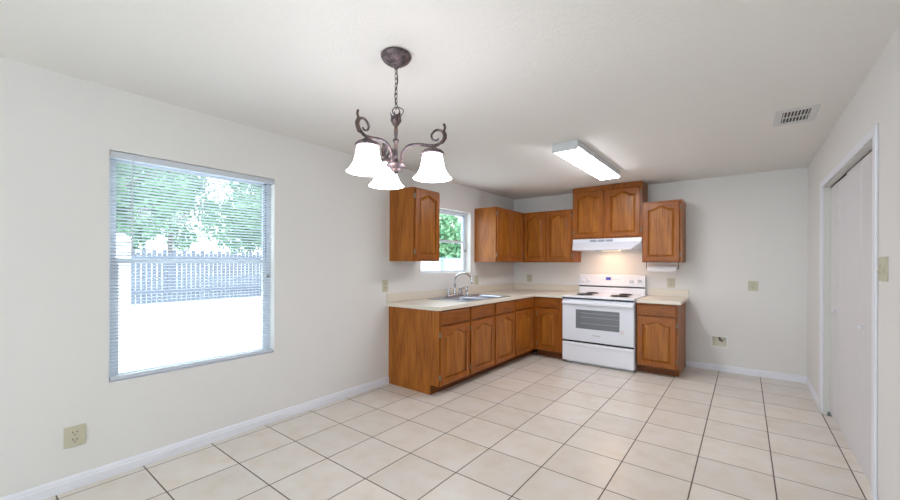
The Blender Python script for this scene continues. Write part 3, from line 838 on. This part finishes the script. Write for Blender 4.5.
obj('hub', bm, M_bronze, ch, smooth=True)
prof_arm = [(.030, 1.866), (.033, 1.915), (.062, 1.954), (.11, 1.964), (.17, 1.957), (.213, 1.957), (.243, 1.975), (.255, 2.003), (.241, 2.030), (.212, 2.034), (.190, 2.012), (.195, 1.988), (.216, 1.982), (.226, 1.992)]
yaw = -.6591
for ang in (-24, 96, 216):
    # angle measured from the viewing direction, clockwise seen from above
    a = yaw + radians(ang); dx, dy = sin(a), cos(a)
    px = lambda r, z, s=0: (dx * r - dy * s, dy * r + dx * s, Z(z))
    bm = newbm(); pth = smooth_path([px(r, z) for r, z in prof_arm], 6)
    n = len(pth); tube(bm, pth, [.0078 if i < n * .45 else .0078 - .0035 * (i / n - .45) / .55 for i in range(n)], 10)
    arm = obj('arm', bm, M_bronze, ch, smooth=True)
    # acanthus leaf along the outside of the scroll
    bm = newbm(); spine = [(.225, 1.958, .004), (.250, 1.968, .012), (.264, 1.990, .014), (.265, 2.012, .012), (.256, 2.030, .010), (.262, 2.046, .006), (.256, 2.068, .001)]
    rows = []
    for i, (r, z, wd) in enumerate(spine):
        wd *= 1.25 if i % 2 else .85
        rows.append([bm.verts.new(px(r - .004, z, -wd)), bm.verts.new(px(r + .005, z, 0)), bm.verts.new(px(r - .004, z, wd)), bm.verts.new(px(r - .008, z, 0))])
    for p, q in zip(rows, rows[1:]):
        for i in range(4): bm.faces.new((p[i], p[(i + 1) % 4], q[(i + 1) % 4], q[i]))
    bm.faces.new(rows[0]); bm.faces.new(rows[-1]); obj('scroll_leaf', bm, M_rust, arm)
    c = px(.195, 2.44); c = (c[0], c[1], 0)
    bm = newbm(); lathe(bm, [(.006, Z(1.956)), (.012, Z(1.950)), (.028, Z(1.938)), (.052, Z(1.926)), (.061, Z(1.918)), (.061, Z(1.908)), (.054, Z(1.906)), (.030, Z(1.914))], 28, c)
    obj('shade_cap', bm, M_bronze, arm, smooth=True)
    bm = newbm(); P_ = [(.036, 1.911), (.048, 1.909), (.052, 1.900), (.055, 1.880), (.060, 1.855), (.067, 1.830), (.079, 1.808), (.092, 1.792), (.1005, 1.784)]
    full = P_ + [(r - .003, z + .001) for r, z in reversed(P_)]
    lathe(bm, [(r, Z(z)) for r, z in full], 36, c, cap=False)
    obj('bell_shade', bm, M_shade, ch, smooth=True)

# ------------------------------------------------------------------ outside
bm = newbm(); box(bm, -45, -TH - .01, -30, 50, -.35, -.15); struct(obj('ground', bm, M_concrete))
fe = thing('fence', 'dark grey board fence across the yard behind the large window blind', 'fence', (-13.3, 0, -.15))
bm = newbm(); y = -2.6; k_ = 0
while y < 4.6:
    box(bm, 0, .03, y, y + .128, .05, 1.85 if k_ % 2 else 1.95); y += .15; k_ += 1
obj('pickets', bm, M_fencegrey, fe)
bm = newbm()
for z in (.4, 1.6): box(bm, .031, .08, -2.6, 4.6, z, z + .09)
obj('rails', bm, M_fencegrey, fe)
sh = thing('garden_shed', 'white garden shed at the left edge of the window view', 'shed', (-7, -5.9, -.15))
bm = newbm(); box(bm, 0, 1.0, 0, 2.03, 0, 1.90); obj('shed_wall', bm, M_siding, sh)
bm = newbm(); v = [bm.verts.new(p) for p in ((-.06, -.06, 1.90), (1.06, -.06, 1.90), (.5, -.06, 2.05), (-.06, 2.05, 1.90), (1.06, 2.05, 1.90), (.5, 2.05, 2.05))]
for f in ((0, 1, 2), (5, 4, 3), (0, 3, 4, 1), (1, 4, 5, 2), (2, 5, 3, 0)): bm.faces.new([v[i] for i in f])
obj('shed_roof', bm, M_siding, sh)
wf = thing('fence', 'white panel fence with blue-grey posts beyond the sink window', 'fence', (-6.0, 2.4, -.15))
bm = newbm()
for k in range(6): box(bm, 0, .03, 0, 9, .05 + k * .275, .318 + k * .275)
obj('panels', bm, M_fencewhite, wf)
for y in (2.95, 6.3):
    bm = newbm(); box(bm, .031, .13, y, y + .16, 0, 1.68); obj('post', bm, M_postblue, wf)
bm = newbm(); box(bm, .031, .09, 0, 9, 1.63, 1.70); obj('top_rail', bm, M_postblue, wf)
def tree(label, x, y, h, r, n, seed):
    rnd = random.Random(seed)
    t = thing('tree', label, 'tree', (x, y, -.15), 0, 'trees in the yard')
    bm = newbm(); tube(bm, smooth_path([(0, 0, 0), (.08, .05, h * .3), (-.05, .1, h * .6), (0, 0, h * .85)]), [.16 - .12 * i / 24 for i in range(25)], 8)
    for k in range(7):
        a = rnd.uniform(0, 2 * pi); z = h * rnd.uniform(.35, .6)
        tube(bm, [(0, 0, z), (cos(a) * r * .5, sin(a) * r * .5, z + r * .3), (cos(a) * r * .85, sin(a) * r * .85, z + r * .45)], [.06, .035, .012], 6)
    obj('trunk', bm, M_bark, t)
    bm = newbm(); cl = []
    for k in range(26):
        a = rnd.uniform(0, 2 * pi); b = rnd.uniform(-1, 1); q = r * rnd.uniform(.25, .85)
        cl.append((cos(a) * q * math.sqrt(1 - b * b), sin(a) * q * math.sqrt(1 - b * b), h * .55 + b * q * .8, r * rnd.uniform(.22, .42)))
    for i in range(n):
        c = cl[i % len(cl)]
        v = Vector((rnd.gauss(0, 1), rnd.gauss(0, 1), rnd.gauss(0, 1))).normalized() * c[3] * rnd.uniform(.5, 1.0)
        p = Vector(c[:3]) + v; s = rnd.uniform(.09, .17)
        u = Vector((rnd.gauss(0, 1), rnd.gauss(0, 1), rnd.gauss(0, 1))).normalized(); w_ = u.orthogonal().normalized()
        bm.faces.new([bm.verts.new(p + u * s), bm.verts.new(p + w_ * s * .5), bm.verts.new(p - u * s), bm.verts.new(p - w_ * s * .5)])
    obj('foliage', bm, M_leaf, t)
tree('leafy green tree seen at the left of the large window', -16.6, -2.4, 7.2, 2.7, 9500, 1)
tree('leafy green tree seen in the middle of the large window', -22.5, 1.4, 9.2, 3.4, 9500, 2)
tree('leafy green tree seen at the right of the large window', -16.6, 4.2, 7.2, 2.7, 9500, 3)
tree('broad green tree seen through the sink window', -9.5, 9.0, 5.0, 2.6, 6500, 4)
tree('green tree at the far right of the sink window view', -9.5, 14.0, 5.2, 2.4, 3000, 5)
